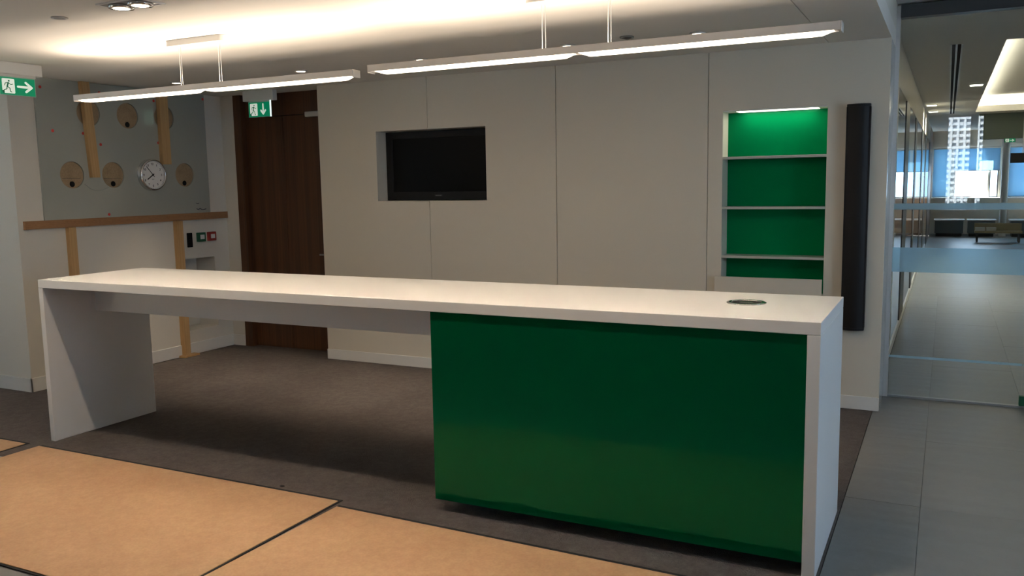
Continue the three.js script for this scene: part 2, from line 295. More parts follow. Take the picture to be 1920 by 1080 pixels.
// ---- windows: frame and pane in each opening
{
  let n = 0;
  const win = (label, x0, x1, y0, y1, z, mul = []) => {
    const o = structGroup('window_' + (++n), label, 'window'), f = 0.03;
    mesh('window_frame', [bx(x0, x0 + f, y0, y1, z - 0.03, z + 0.03), bx(x1 - f, x1, y0, y1, z - 0.03, z + 0.03), bx(x0 + f, x1 - f, y0, y0 + f, z - 0.03, z + 0.03), bx(x0 + f, x1 - f, y1 - f, y1, z - 0.03, z + 0.03)], M.darkFrame, o);
    const pane = new THREE.PlaneGeometry(x1 - x0 - 2 * f, y1 - y0 - 2 * f); pane.translate((x0 + x1) / 2, (y0 + y1) / 2, z);
    mesh('pane', pane, M.clear, o);
    return o;
  };
  win('window of the glazed side room, far from the corridor', -3.1, -1.75, 1.02, 2.40, -27.3);
  win('window of the glazed side room, next to the corridor', -1.65, -0.44, 1.02, 2.40, -27.3);
  win('narrow window at the corridor end beside the timber wall', -0.36, 0.04, 1.02, 2.40, -27.3);
  win('wide bright window at the corridor end under a half drawn blind', 0.16, 0.98, 1.02, 2.40, -27.3);
  win('slim bright window beside the wide one at the corridor end', 1.02, 1.24, 1.02, 2.40, -27.3);
  win('corridor end window beyond the pale column', 1.50, 2.40, 1.02, 2.40, -27.3);
  win('last window of the corridor end wall', 2.44, 3.50, 1.02, 2.40, -27.3);
  win('tall narrow window behind the viewpoint', -0.06, 0.40, 0.9, HK - 0.02, 6.1);
  win('slit window behind the viewpoint', 0.475, 0.63, 0.9, HK - 0.02, 6.1);
  const sideWin = (label, x, z0, z1, y0, y1, f = 0.04) => {
    const o = structGroup('window_' + (++n), label, 'window');
    mesh('window_frame', [bx(x - 0.03, x + 0.03, y0, y1, z0, z0 + f), bx(x - 0.03, x + 0.03, y0, y1, z1 - f, z1), bx(x - 0.03, x + 0.03, y0, y0 + f, z0 + f, z1 - f), bx(x - 0.03, x + 0.03, y1 - f, y1, z0 + f, z1 - f)], M.darkFrame, o);
    mesh('pane', new THREE.PlaneGeometry(z1 - z0 - 2 * f, y1 - y0 - 2 * f).rotateY(Math.PI / 2).translate(x, (y0 + y1) / 2, (z0 + z1) / 2), M.clear, o);
  };
  sideWin('window in the outer side wall beside the desk end', 3.77, -4.2, -2.5, 1.1, 2.4);
  sideWin('small window in the far side wall of the hall', -9.15, -2.5, -1.6, 1.2, 1.9);
  // roller blinds inside the end windows, half drawn over the bright one
  for (const [x0, x1, y0, l] of [[-3.1, -1.75, 1.77, 'half drawn room'], [-1.65, -0.46, 1.77, 'half drawn room'], [-0.36, 0.04, 1.05, 'fully drawn'], [0.16, 0.98, 1.77, 'half drawn'], [1.02, 1.24, 1.77, 'half drawn slim'], [1.50, 2.40, 1.05, 'fully drawn'], [2.44, 3.50, 1.05, 'fully drawn']]) {
    const b = thing('roller_blind', l === 'half drawn' ? 'half drawn translucent blind over the wide bright window' : l === 'half drawn room' ? (x0 < -2 ? 'half drawn blind in the glazed side room, far from the corridor' : 'half drawn blind in the glazed side room, next to the corridor') : l === 'half drawn slim' ? 'half drawn translucent blind over the slim bright window' : 'fully drawn translucent blind at the corridor end, ' + (x0 < 0 ? 'beside the timber wall' : x0 < 2 ? 'just past the pale column' : 'in the corner by the outer wall'), 'blind', [(x0 + x1) / 2, y0, -27.15], 'blinds of the corridor end windows');
    part('cloth', bx(x0 - 0.02, x1 + 0.02, y0, 2.37, -27.151, -27.149), M.blind, b);
    part('bottom_rail', bx(x0 - 0.02, x1 + 0.02, y0 - 0.02, y0, -27.16, -27.14, 0.004), M.aluDark, b);
    part('roller', cyl(0.025, 0.025, x1 - x0 + 0.04, 12, [(x0 + x1) / 2, 2.385, -27.15], 'x'), M.alu, b);
  }
}

// ---- glass partition across the corridor
{
  const z = -6.93;
  const o = thing('glass_partition', 'frameless glass partition with frosted bands closing off the corridor', 'glass partition', [0.5, 0, z]);
  const panes = [[-0.345, 0.522], [0.528, 1.60], [1.606, 3.69]];
  for (const [x0, x1] of panes) {
    const g = new THREE.PlaneGeometry(x1 - x0, 2.76); g.translate((x0 + x1) / 2, 1.39, z);
    const p = part('pane', g, M.clear, o);
    const band = (y0, y1) => { const b = new THREE.PlaneGeometry(x1 - x0, y1 - y0); b.translate((x0 + x1) / 2, (y0 + y1) / 2, z + 0.002); const s = sub('frosted_band', b, M.frost, p); s.userData.label = 'frosted manifestation band'; };
    band(1.404, 1.449); band(0.945, 1.126); band(0.300, 0.318);
  }
  part('head_channel', bx(-0.345, 3.69, 2.768, 2.858, z - 0.05, z + 0.05, 0.004), M.darkFrame, o);
  part('floor_channel', bx(-0.345, 3.69, 0.0, 0.014, z - 0.018, z + 0.018), M.aluDark, o);
  part('side_channel', bx(XE, -0.345, 0.0, 2.858, z - 0.02, z + 0.02), M.alu, o);
  const pf = part('patch_fitting', bx(0.512, 0.64, 0.014, 0.085, z - 0.02, z + 0.02, 0.004), M.green, o); pf.userData.label = 'dark green patch fitting at the foot of the glass';
}

// ================================================================ RECEPTION DESK
{
  const D = { x0: -5.248, x1: -0.425, y: 1.078, z0: -4.365, z1: -3.546, t: 0.053 };
  const o = thing('reception_desk', 'long white reception counter with open knee space and glossy green front', 'desk', [-2.84, 0, -3.955]);
  part('worktop', bx(D.x0, D.x1, D.y - D.t, D.y, D.z0, D.z1, 0.003), M.corian, o);
  part('side_panel', bx(D.x0, D.x0 + 0.042, 0.002, D.y - D.t - 0.0005, D.z0, D.z1, 0.003), M.corian, o);
  part('side_panel', bx(D.x1 - 0.053, D.x1, 0.002, D.y - D.t - 0.0005, D.z0, D.z1, 0.003), M.corian, o);
  part('apron', bx(D.x0 + 0.042, -2.27, 0.828, D.y - D.t, -3.945, -3.923), M.white, o);
  const gp = part('front_panel', bx(-2.262, D.x1 - 0.054, 0.062, D.y - D.t - 0.001, -3.572, -3.560, 0.0015), M.greenGlass, o); gp.userData.label = 'glossy green glass front';
  part('pedestal', bx(-2.25, D.x1 - 0.054, 0.10, D.y - D.t - 0.001, -4.02, -3.573), M.white, o);
  part('plinth', bx(-2.22, D.x1 - 0.054, 0.002, 0.10, -4.0, -3.705), M.aluDark, o);
  // chrome cable grommet let into the worktop
  const gx = -0.812, gz = -4.005, prof = [[0.068, 0.0], [0.090, 0.0], [0.090, 0.0025], [0.083, 0.005], [0.072, 0.005], [0.068, 0.003]].map(p => new THREE.Vector2(...p)); prof.push(prof[0].clone());
  const gr = part('grommet', new THREE.LatheGeometry(prof, 48).translate(gx, D.y, gz), M.chrome, o); gr.userData.label = 'round chrome cable grommet';
  sub('grommet_lid', cyl(0.069, 0.069, 0.0022, 40, [gx, D.y + 0.0012, gz]), M.black, gr);
  sub('grommet_pull', bx(gx - 0.03, gx + 0.03, D.y + 0.0023, D.y + 0.0042, gz - 0.012, gz + 0.012, 0.0008), M.chrome, gr);
}

// ---- hardboard sheets protecting the floor
{
  const sheet = (x0, x1, z0, z1, rot, label, y = 0, under = 0) => {
    const o = thing('hardboard_sheet', label, 'hardboard', [(x0 + x1) / 2, y, (z0 + z1) / 2], 'hardboard laid over the floor'), w = (x1 - x0) / 2, d = (z1 - z0) / 2;
    mesh('underlay', bx(-w - 0.006, w + (under || 0.006), 0.002, 0.006, -d - 0.027, d + 0.010), M.underlay, o);
    mesh('board', bx(-w, w, 0.006, 0.0105, -d, d, 0.001), M.hardboard, o);
    o.rotation.y = rot; return o;
  };
  sheet(-5.185, -2.785, -3.430, -2.212, 0.008, 'whole tan hardboard sheet on the floor before the open knee space', 0, 0.012);
  sheet(-2.757, -0.35, -3.350, -2.130, -0.020, 'tan hardboard sheet on the floor before the green desk front');
  sheet(-7.72, -5.315, -3.395, -2.175, 0.02, 'tan hardboard sheet on the floor beyond the open end of the desk');
  tag(mesh('paint_fleck', new THREE.IcosahedronGeometry(0.012, 1).scale(1.3, 0.35, 0.9).translate(-3.22, 0.006, -3.50), M.underlay), 'small black scrap on the carpet before the desk', 'scrap');
}

// ================================================================ LAMPS
// ---- two pendant light bars, each with an upward and a downward lamp
function pendant(x0, x1, yb, cables, label, canopy) {
  const z = -4.01, w = 0.034, o = thing('pendant_light', label, 'pendant light', [(x0 + x1) / 2, yb, z], 'pendant light bars over the desk');
  const yt = yb + 0.050, yl = yb + 0.014, e = 0.012, mid = (x0 + x1) / 2;
  // housing: two side plates, end caps and a web between the upper and lower lamps
  part('housing', [bx(x0, x1, yl, yt, z + w - 0.002, z + w), bx(x0, x1, yl, yt, z - w, z - w + 0.002), bx(x0, x0 + e, yl, yt, z - w + 0.002, z + w - 0.002), bx(x1 - e, x1, yl, yt, z - w + 0.002, z + w - 0.002), bx(x0 + e, x1 - e, yl + 0.006, yt - 0.0200, z - w + 0.002, z + w - 0.002)], M.alu, o);
  part('end_cap', bx(x0 - 0.006, x0, yb + 0.006, yt, z - w, z + w, 0.003), M.alu, o);
  part('end_cap', bx(x1, x1 + 0.006, yb + 0.006, yt, z - w, z + w, 0.003), M.alu, o);
  for (const [a, b] of [[x0 + 0.03, mid - 0.012], [mid + 0.012, x1 - 0.03]]) {
    const L = b - a, c = (a + b) / 2;
    const s = new THREE.Shape([[a, yl + 0.004], [a + 0.05, yb + 0.001], [a + 0.09, yb], [b - 0.09, yb], [b - 0.05, yb + 0.001], [b, yl + 0.004]].map(p => new THREE.Vector2(...p)));
    const d = part('lower_lens', new THREE.ExtrudeGeometry(s, { depth: 2 * w - 0.006, bevelEnabled: false }).translate(0, 0, z - w + 0.003), lampWhite, o); d.userData.label = 'glowing white diffuser';
    const dn = new THREE.RectAreaLight(TUBE, LEVEL.tubeDown, L - 0.08, 0.05); dn.position.set(c, yb - 0.002, z); dn.lookAt(c, -9, z); scene.add(dn);
    part('upper_tube', cyl(0.004, 0.004, L, 10, [c, yt - 0.0158, z], 'x'), lampHot, o);
    for (const k of [-1, 1]) {                                   // the tube sends light to both sides: two strips tilted apart
      const up = new THREE.RectAreaLight(TUBE, LEVEL.tubeUp, L, 0.006); up.position.set(c, yt - 0.0118, z + k * 0.0015); up.lookAt(c, yt - 0.0118 + 1, z + k * 1.35); scene.add(up);
    }
  }
  for (const [cx, cz] of cables) part('suspension_wire', cyl(0.0020, 0.0020, HC - 0.02 - yt + 0.014, 6, [cx, (HC - 0.02 + yt - 0.014) / 2, z + cz]), M.steelWire, o);
  const [c0, c1] = canopy, r = 0.045;
  const s = new THREE.Shape(); s.absarc(c0 + r, 0, r, Math.PI / 2, Math.PI * 1.5); s.absarc(c1 - r, 0, r, -Math.PI / 2, Math.PI / 2);
  part('ceiling_canopy', new THREE.ExtrudeGeometry(s, { depth: 0.034, bevelEnabled: true, bevelSize: 0.002, bevelThickness: 0.002, bevelSegments: 2, curveSegments: 24 }).rotateX(Math.PI / 2).translate(0, HC - 0.002, z), M.white, o);
}
pendant(-5.335, -2.992, 2.243, [[-4.378, -0.024], [-4.312, 0.024], [-4.046, -0.024], [-3.98, 0.024]], 'white light bar hung over the open knee space of the desk', [-4.437, -3.934]);
pendant(-2.884, -0.432, 2.258, [[-1.848, -0.02], [-1.812, 0.02], [-1.497, -0.02], [-1.468, 0.02]], 'white light bar hung over the green fronted end of the desk', [-1.92, -1.40]);

// ---- recessed spots in the low ceiling
function spotLamp(x, y, z, k, ang, color = WARM, soft = 1.6) {
  const l = new THREE.SpotLight(color, k, 0, ang, 0.95, 2); l.position.set(x, y, z); l.target.position.set(x, 0, z); l.castShadow = true; l.shadow.radius = soft; scene.add(l); scene.add(l.target);
}
function ring(r0, r1, h, [x, y, z]) { const p = [[r0, 0], [r1, 0], [r1, h], [r0, h], [r0, 0]].map(q => new THREE.Vector2(...q)); return new THREE.LatheGeometry(p, 36).translate(x, y, z); }
[-5.04, -3.68, -2.32, -0.96].forEach((x, i) => {
  const z = -3.10, o = thing('twin_spotlight', i === 1 ? 'square twin spotlight in the ceiling before the canopy of the light bar' : 'square twin spotlight in the ceiling in front of the desk', 'spotlight', [x, HC, z], 'twin spotlights in the ceiling before the desk');
  const f = slab(rect(x - 0.15, x + 0.15, -0.085, 0.085), [rectHole(x - 0.138, x + 0.138, -0.073, 0.073)], 0.006).rotateX(Math.PI / 2).translate(0, HC - 0.0005, z);
  part('frame', f, M.white, o);
  part('inner_plate', bx(x - 0.138, x + 0.138, HC - 0.003, HC - 0.001, z - 0.073, z + 0.073), M.aluDark, o);
  for (const dx of [-0.068, 0.068]) {
    part('reflector', ring(0.042, 0.060, 0.016, [x + dx, HC - 0.019, z]), M.chrome, o);
    part('lamp', cyl(0.041, 0.041, 0.008, 28, [x + dx, HC - 0.010, z]), lampHot, o);
    spotLamp(x + dx, HC - 0.024, z, LEVEL.frontSpot / 2, 1.05, WARM, 1.2);
  }
});
[-6.05, -4.66, -3.52, -2.34, -1.45].forEach((x, i) => {
  const z = -5.52, o = thing('downlight', 'small round downlight in the ceiling ' + ['before the short wall by the timber door', 'before the wall panel beside the television', 'before the wall panel past the television', 'in front of the second joint of the panelled wall', 'in front of the green niche'][i], 'downlight', [x, HC, z], 'downlights before the panelled wall');
  part('trim', ring(0.036, 0.050, 0.010, [x, HC - 0.0105, z]), M.white, o);
  part('lamp', cyl(0.035, 0.035, 0.007, 24, [x, HC - 0.006, z]), lampHot, o);
  spotLamp(x, HC - 0.016, z, LEVEL.backSpot, 0.50);
});
// downlights in the corridor
[[0.297, -13.5, 'small white downlight beside the lit recess in the corridor ceiling'], [-0.30, -16.9, 'small white downlight close to the corridor wall, before the other'], [-0.30, -18.6, 'small white downlight close to the corridor wall, beyond the other']].forEach(([x, z, l]) => {
  const o = thing('corridor_downlight', l, 'downlight', [x, HK, z], 'corridor downlights');
  part('trim', bx(x - 0.09, x + 0.09, HK - 0.012, HK - 0.0005, z - 0.09, z + 0.09, 0.003), M.white, o);
  part('lamp', bx(x - 0.075, x + 0.075, HK - 0.02, HK - 0.012, z - 0.075, z + 0.075), glow(COOL, 4), o);
  spotLamp(x, HK - 0.03, z, LEVEL.corridorSpot, 1.0, COOL);
});
{
  const slim = thing('ceiling_disc', 'small grey disc in the ceiling beside the square twin spotlight', 'detector', [-4.29, HC, -3.15]);
  part('rim', ring(0.030, 0.042, 0.006, [-4.29, HC - 0.0065, -3.15]), M.alu, slim);
  part('face', cyl(0.031, 0.031, 0.004, 24, [-4.29, HC - 0.004, -3.15]), M.aluDark, slim);
  const pir = thing('ceiling_sensor', 'dark round sensor in the ceiling between two downlights', 'sensor', [-1.885, HC, -5.42]);
  part('rim', ring(0.034, 0.046, 0.008, [-1.885, HC - 0.0085, -5.42]), M.aluDark, pir);
  part('dome', new THREE.SphereGeometry(0.033, 20, 8, 0, Math.PI * 2, Math.PI / 2, Math.PI / 2).scale(1, 0.5, 1).translate(-1.885, HC - 0.001, -5.42), M.darkFrame, pir);
}

// ================================================================ BACK WALL THINGS
{
  const x0 = TV.x0 + 0.006, x1 = TV.x1 - 0.006, y0 = TV.y0 + 0.006, y1 = TV.y1 - 0.006, z = -6.571;
  const o = thing('television', 'black flat screen television set into the panelled wall', 'television', [(x0 + x1) / 2, y0, z]);
  part('body', bx(x0 + 0.02, x1 - 0.02, y0 + 0.02, y1 - 0.02, TV.z - 0.010, z - 0.024), M.black, o);
  const f = slab(rect(x0, x1, y0, y1), [rectHole(x0 + 0.07, x1 - 0.07, y0 + 0.075, y1 - 0.06)], 0.024, 0.003).translate(0, 0, z - 0.024);
  const bez = part('bezel', f, M.black, o);
  part('screen', bx(x0 + 0.068, x1 - 0.068, y0 + 0.073, y1 - 0.058, z - 0.022, z - 0.010), M.screen, o);
  // maker's lettering on the lower bezel
  const cv = document.createElement('canvas'); cv.width = 256; cv.height = 48; const c = cv.getContext('2d');
  c.fillStyle = '#060606'; c.fillRect(0, 0, 256, 48); c.fillStyle = '#8a8a88'; c.font = 'bold 40px sans-serif'; c.textAlign = 'center'; c.textBaseline = 'middle'; c.fillText('SAMSUNG', 128, 25, 244);
  const t = new THREE.CanvasTexture(cv); t.colorSpace = THREE.SRGBColorSpace;
  const p = new THREE.PlaneGeometry(0.084, 0.0158); p.translate((x0 + x1) / 2 - 0.005, y0 + 0.040, z + 0.0006);
  const lg = sub('lettering', p, std({ map: t, roughness: 0.5 }), bez); lg.userData.label = 'small grey lettering';
}
{
  // shelves and lamp of the niche
  for (const [y, l] of [[1.802, 'top'], [1.435, 'middle'], [1.072, 'bottom']])
    tag(mesh('niche_shelf', bx(NI.x0 + 0.001, NI.x1 - 0.001, y - 0.009, y + 0.009, NI.z + 0.001, ZW - 0.004, 0.0015), M.shelfGlass), `${l} one of three thin pale shelves in the green niche`, 'shelf', 'shelves in the green niche');
  const o = thing('niche_light', 'white lamp panel under the top of the green niche', 'light', [-1.13, NI.y1, -6.51]);
  part('tray', bx(NI.x0 + 0.001, NI.x1 - 0.001, NI.y1 - 0.008, NI.y1 - 0.0005, NI.z + 0.001, ZW - 0.004), M.white, o);
  part('diffuser', bx(NI.x0 + 0.09, NI.x1 - 0.07, NI.y1 - 0.011, NI.y1 - 0.008, NI.z + 0.03, ZW - 0.03), glow(COOL, 3.2), o);
  const l = new THREE.RectAreaLight(COOL, LEVEL.niche, 0.50, 0.09); l.position.set(-1.12, NI.y1 - 0.013, -6.52); l.lookAt(-1.12, -5, -6.52); scene.add(l);
  const b = thing('leaning_panel', 'white panel standing against the wall under the green niche', 'panel', [-1.158, 0, -6.40]);
  part('board', bx(-1.535, -0.772, 0.004, 0.926, -6.415, -6.391, 0.002), M.panel, b);
}
{
  // slim column loudspeaker on the wall end
  const x0 = -0.636, x1 = -0.485, y0 = 0.58, y1 = 2.142, o = thing('column_speaker', 'tall slim black column speaker on the wall by the corridor', 'speaker', [(x0 + x1) / 2, y0, -6.40]);
  const prof = (d) => { const s = new THREE.Shape(); s.moveTo(x0, 0); s.lineTo(x0, d * 0.62); s.quadraticCurveTo((x0 + x1) / 2, d * 1.38, x1, d * 0.62); s.lineTo(x1, 0); return s; };
  const shape = (d, a, b) => new THREE.ExtrudeGeometry(prof(d), { depth: b - a, bevelEnabled: false, curveSegments: 16 }).rotateX(-Math.PI / 2).scale(1, 1, -1).translate(0, a, ZW);
  const flip = g => { const gi = g.index ? g.toNonIndexed() : g, p = gi.attributes.position.array; for (let i = 0; i < p.length; i += 9) for (let k = 0; k < 3; k++) { const t = p[i + 3 + k]; p[i + 3 + k] = p[i + 6 + k]; p[i + 6 + k] = t; } gi.computeVertexNormals(); return gi; };
  part('cabinet', flip(shape(0.075, y0 + 0.018, y1 - 0.018)), M.grille, o);
  part('end_cap', flip(shape(0.083, y1 - 0.018, y1)), M.black, o);
  part('end_cap', flip(shape(0.083, y0, y0 + 0.018)), M.black, o);
  part('side_rail', [bx(x0 - 0.002, x0 + 0.010, y0 + 0.018, y1 - 0.018, ZW, ZW + 0.052), bx(x1 - 0.010, x1 + 0.002, y0 + 0.018, y1 - 0.018, ZW, ZW + 0.052)], M.black, o);
  const bars = []; for (let y = y0 + 0.03; y < y1 - 0.03; y += 0.012) bars.push(bx(x0 + 0.010, x1 - 0.010, y, y + 0.006, ZW + 0.050, ZW + 0.0545));
  part('grille', bars, M.grille, o).userData.kind = 'stuff';
}

// ================================================================ EXIT SIGNS
function signPrint(down) {
  const cv = document.createElement('canvas'); cv.width = 512; cv.height = 256; const c = cv.getContext('2d');
  c.fillStyle = '#00835a'; c.fillRect(0, 0, 512, 256);
  c.fillStyle = '#e9f4e6'; c.beginPath(); c.roundRect ? c.roundRect(34, 20, 180, 216, 14) : c.rect(34, 20, 180, 216); c.fill();
  c.strokeStyle = c.fillStyle = '#04503a'; c.lineCap = c.lineJoin = 'round';
  const man = pts => { c.beginPath(); c.moveTo(...pts[0]); for (const p of pts.slice(1)) c.lineTo(...p); c.stroke(); };
  c.beginPath(); c.arc(134, 52, 13, 0, 7); c.fill();
  c.lineWidth = 22; man([[124, 82], [106, 134]]);
  c.lineWidth = 11; man([[128, 80], [158, 106], [186, 98]]); man([[120, 80], [82, 88], [68, 122]]);
  c.lineWidth = 13; man([[108, 136], [142, 160], [150, 212], [166, 216]]); man([[104, 136], [96, 176], [58, 190]]);
  c.fillRect(34, 196, 30, 40);
  c.strokeStyle = '#e9f4e6'; c.lineWidth = 34; c.lineCap = 'round'; c.lineJoin = 'round';
  if (down) { c.beginPath(); c.moveTo(352, 40); c.lineTo(352, 200); c.stroke(); c.beginPath(); c.moveTo(298, 146); c.lineTo(352, 206); c.lineTo(406, 146); c.stroke(); }
  else { c.beginPath(); c.moveTo(262, 128); c.lineTo(452, 128); c.stroke(); c.beginPath(); c.moveTo(378, 60); c.lineTo(462, 128); c.lineTo(378, 196); c.stroke(); }
  const t = new THREE.CanvasTexture(cv); t.colorSpace = THREE.SRGBColorSpace;
  return std({ map: t, emissiveMap: t, emissive: 0xffffff, emissiveIntensity: 0.5, roughness: 0.3 });
}
{
  const o = thing('exit_sign', 'green running man exit sign with arrow to the side, hung from the ceiling', 'exit sign', [-6.06, 2.571, -4.0]);
  part('housing', bx(-6.10, -6.03, 2.485, HC, -4.25, -3.42, 0.004), M.whitePlastic, o);
  part('top_rail', bx(-6.05, -6.022, 2.466, 2.485, -4.188, -3.915), M.alu, o);
  const plate = part('plate', bx(-6.040, -6.034, 2.334, 2.466, -4.190, -3.913, 0.001), phys({ color: lin(0.45, 0.65, 0.55), roughness: 0.2 }), o);
  const g = new THREE.PlaneGeometry(0.266, 0.122).rotateY(Math.PI / 2).translate(-6.0335, 2.400, -4.0515);
  const pr = sub('print', g, signPrint(false), plate); pr.userData.label = 'running man and white arrow on green';
  const l = new THREE.RectAreaLight(lin(0.5, 1, 0.75), 0.35, 0.26, 0.12); l.position.set(-6.03, 2.4, -4.05); l.lookAt(9, 2.4, -4.05); scene.add(l);
}
{
  const z = -6.40, o = thing('exit_sign', 'green running man exit sign with downward arrow before the timber door', 'exit sign', [-5.95, 2.571, z]);
  part('housing', bx(-6.137, -5.757, 2.473, HC, z - 0.06, z + 0.002, 0.004), M.whitePlastic, o);
  const plate = part('plate', bx(-6.078, -5.806, 2.318, 2.473, z - 0.016, z - 0.010, 0.001), phys({ color: lin(0.5, 0.72, 0.62), roughness: 0.2 }), o);
  const g = new THREE.PlaneGeometry(0.264, 0.138).translate(-5.942, 2.390, z - 0.0094);
  const pr = sub('print', g, signPrint(true), plate); pr.userData.label = 'running man and white down arrow on green';
  const ed = sub('lit_edge', bx(-5.8055, -5.797, 2.318, 2.473, z - 0.018, z - 0.006), glow(lin(0.85, 1, 0.95), 1.1), plate); ed.userData.label = 'glowing acrylic edge';
  const l = new THREE.RectAreaLight(lin(0.5, 1, 0.75), 0.3, 0.26, 0.13); l.position.set(-5.94, 2.39, z - 0.006); l.lookAt(-5.94, 2.39, 9); scene.add(l);
}

// ================================================================ CLOCK WALL THINGS
{
  const X0 = -6.672, XF = -6.655, zs = k => -4.89 - 0.405 * k, r = 0.113;
  const low = [0, 1, 2, 3].map(k => [zs(k), 1.779]), high = [[-5.09, 2.31], [-5.49, 2.31], [-5.90, 2.318]];
  const o = thing('glass_wall_panel', 'pale grey green glass wall panel with round plywood cut-outs', 'glass panel', [X0, 1.40, -5.5]);
  const all = [...low, ...high];
  const g = slab(rect(4.606, 6.405, 1.402, 2.569), all.map(([z, y], i) => ringHole(-z, y, i === 2 ? 0.10 : r)), XF - X0 - 0.001, 0.001).rotateY(Math.PI / 2).translate(X0 + 0.001, 0, 0);
  part('glass_sheet', g, M.paleGlass, o);
  all.forEach(([z, y], i) => {
    if (i === 2) return;
    const d = part('plywood_disc', metric(cyl(r + 0.004, r + 0.004, 0.002, 40, [X0 + 0.002, y, z], 'x')), M.disc, o); d.userData.label = 'bare plywood disc in a round cut-out';
    sub('cable_hole', cyl(0.024, 0.024, 0.003, 20, [X0 + 0.003, y - 0.078, z - 0.002], 'x'), M.black, d);
    if (i < 2) sub('plywood_joint', bx(X0 + 0.003, X0 + 0.0036, y - 0.030, y - 0.0275, z - 0.085, z + 0.09), M.darkFrame, d);
  });
  // red dots stuck on the glass
  const dots = [[-4.741, 2.144], [-5.023, 2.134], [-5.188, 2.044], [-5.211, 2.492], [-5.812, 2.079], [-5.789, 2.466], [-5.222, 1.431], [-4.659, 2.493], [-6.389, 2.527]];
  const names = ['beside the edge of the glass by the exit sign', 'beside the upper end of the first hanging batten', 'just past the lower half of the first batten', 'at the top just past the first batten', 'just before the second hanging batten', 'at the top just before the second batten', 'just above the long timber rail', 'in the top corner by the exit sign', 'in the top corner towards the door'];
  dots.forEach(([z, y], i) => tag(mesh('red_sticker', cyl(0.013, 0.013, 0.0008, 14, [XF + 0.0006, y, z], 'x'), M.red), 'small red dot on the glass, ' + names[i], 'sticker', 'red dots on the glass panel'));
  tag(mesh('loose_wire', tube([[XF + 0.003, 1.70, -5.00], [XF + 0.012, 1.655, -5.06], [XF + 0.012, 1.645, -5.14], [XF + 0.004, 1.67, -5.24]], 0.0016), std({ color: lin(0.22, 0.26, 0.24), roughness: 0.6 })), 'thin loose wire hanging between two plywood discs', 'wire');
  // felt pen scribble near the corner
  const ink = std({ color: lin(0.02, 0.022, 0.05), roughness: 0.6 });
  const sc = thing('pen_scribble', 'small dark pen scribble on the glass above the rail', 'marking', [XF, 1.44, -6.28]);
  part('stroke', tube([[XF + 0.0005, 1.447, -6.225], [XF + 0.0005, 1.439, -6.25], [XF + 0.0005, 1.446, -6.27], [XF + 0.0005, 1.436, -6.30], [XF + 0.0005, 1.441, -6.35]], 0.0035), ink, sc);
  part('stroke', tube([[XF + 0.0005, 1.502, -6.222], [XF + 0.0005, 1.497, -6.245], [XF + 0.0005, 1.500, -6.262]], 0.0022, 12), ink, sc);

  // clock
  const cz = zs(2), cy = 1.779, R = 0.148, c = thing('wall_clock', 'round chrome wall clock with white dial and black numerals', 'clock', [XF, cy, cz]);
  const prof = [[R - 0.010, 0.0], [R, 0.0], [R + 0.001, 0.022], [R - 0.004, 0.044], [R - 0.012, 0.050], [R - 0.019, 0.046], [R - 0.021, 0.030], [R - 0.019, 0.026]].map(p => new THREE.Vector2(...p));
  part('rim', new THREE.LatheGeometry(prof, 64).rotateZ(-Math.PI / 2).translate(XF, cy, cz), M.chrome, c);
  const cv = document.createElement('canvas'); cv.width = cv.height = 512; const q = cv.getContext('2d');
  q.fillStyle = '#e6e3de'; q.fillRect(0, 0, 512, 512); q.fillStyle = '#141414'; q.textAlign = 'center'; q.textBaseline = 'middle'; q.font = 'bold 54px sans-serif';
  for (let h = 1; h <= 12; h++) { const a = h * Math.PI / 6; q.fillText(String(h), 256 + 196 * Math.sin(a), 256 - 196 * Math.cos(a)); }
  for (let m = 0; m < 60; m++) { const a = m * Math.PI / 30; q.save(); q.translate(256, 256); q.rotate(a); q.fillRect(m % 5 ? -1.5 : -3, -246, m % 5 ? 3 : 6, m % 5 ? 8 : 14); q.restore(); }
  q.fillStyle = '#55534f'; q.font = 'bold 20px sans-serif'; q.fillRect(226, 330, 60, 5); q.fillRect(238, 341, 36, 4);
  const t = new THREE.CanvasTexture(cv); t.colorSpace = THREE.SRGBColorSpace;
  const dial = part('dial', new THREE.CircleGeometry(R - 0.018, 56).rotateY(Math.PI / 2).translate(XF + 0.028, cy, cz), std({ map: t, roughness: 0.6 }), c); dial.userData.label = 'white dial with black numerals';
  const hand = (name, a, len, back, w, lift) => { const s = new THREE.BoxGeometry(0.0012, len + back, w); s.translate(0, (len - back) / 2, 0); s.rotateX(a * -1); s.translate(XF + lift, cy, cz); part(name, s, M.black, c); };
  // looking along -x, turning clockwise goes from +y towards -z
  hand('hour_hand', (7 + 53 / 60) * Math.PI / 6, 0.076, 0.018, 0.009, 0.031);
  hand('minute_hand', 53 * Math.PI / 30, 0.105, 0.022, 0.006, 0.033);
  part('hand_boss', cyl(0.007, 0.007, 0.007, 16, [XF + 0.032, cy, cz], 'x'), M.black, c);

  // timber: two hanging battens, long rail, two props
  const bat = (name, label, geo, mat, rot) => tag(mesh(name, geo, mat), label, 'timber');
  const shear = (g, y0, dz) => { const p = g.attributes.position; for (let i = 0; i < p.count; i++) p.setZ(i, p.getZ(i) + dz * (p.getY(i) - y0)); g.computeVertexNormals(); return g; };
  bat('timber_batten', 'rough pine batten hanging from the ceiling down to between two lower discs', shear(bx(XF + 0.001, XF + 0.046, 1.757, 2.569, -5.128, -5.052), 1.757, 0.055), M.pine);
  bat('timber_batten', 'shorter pine batten hanging from the ceiling above the clock rim', bx(XF + 0.001, XF + 0.046, 1.879, 2.569, -5.912, -5.815), M.pine);
  const rail = tag(mesh('timber_rail', bx(XF - 0.016, XF + 0.008, 1.338, 1.405, -6.630, -4.425, 0.001), M.ply), 'long plywood rail fixed along the wall under the glass panel', 'timber');
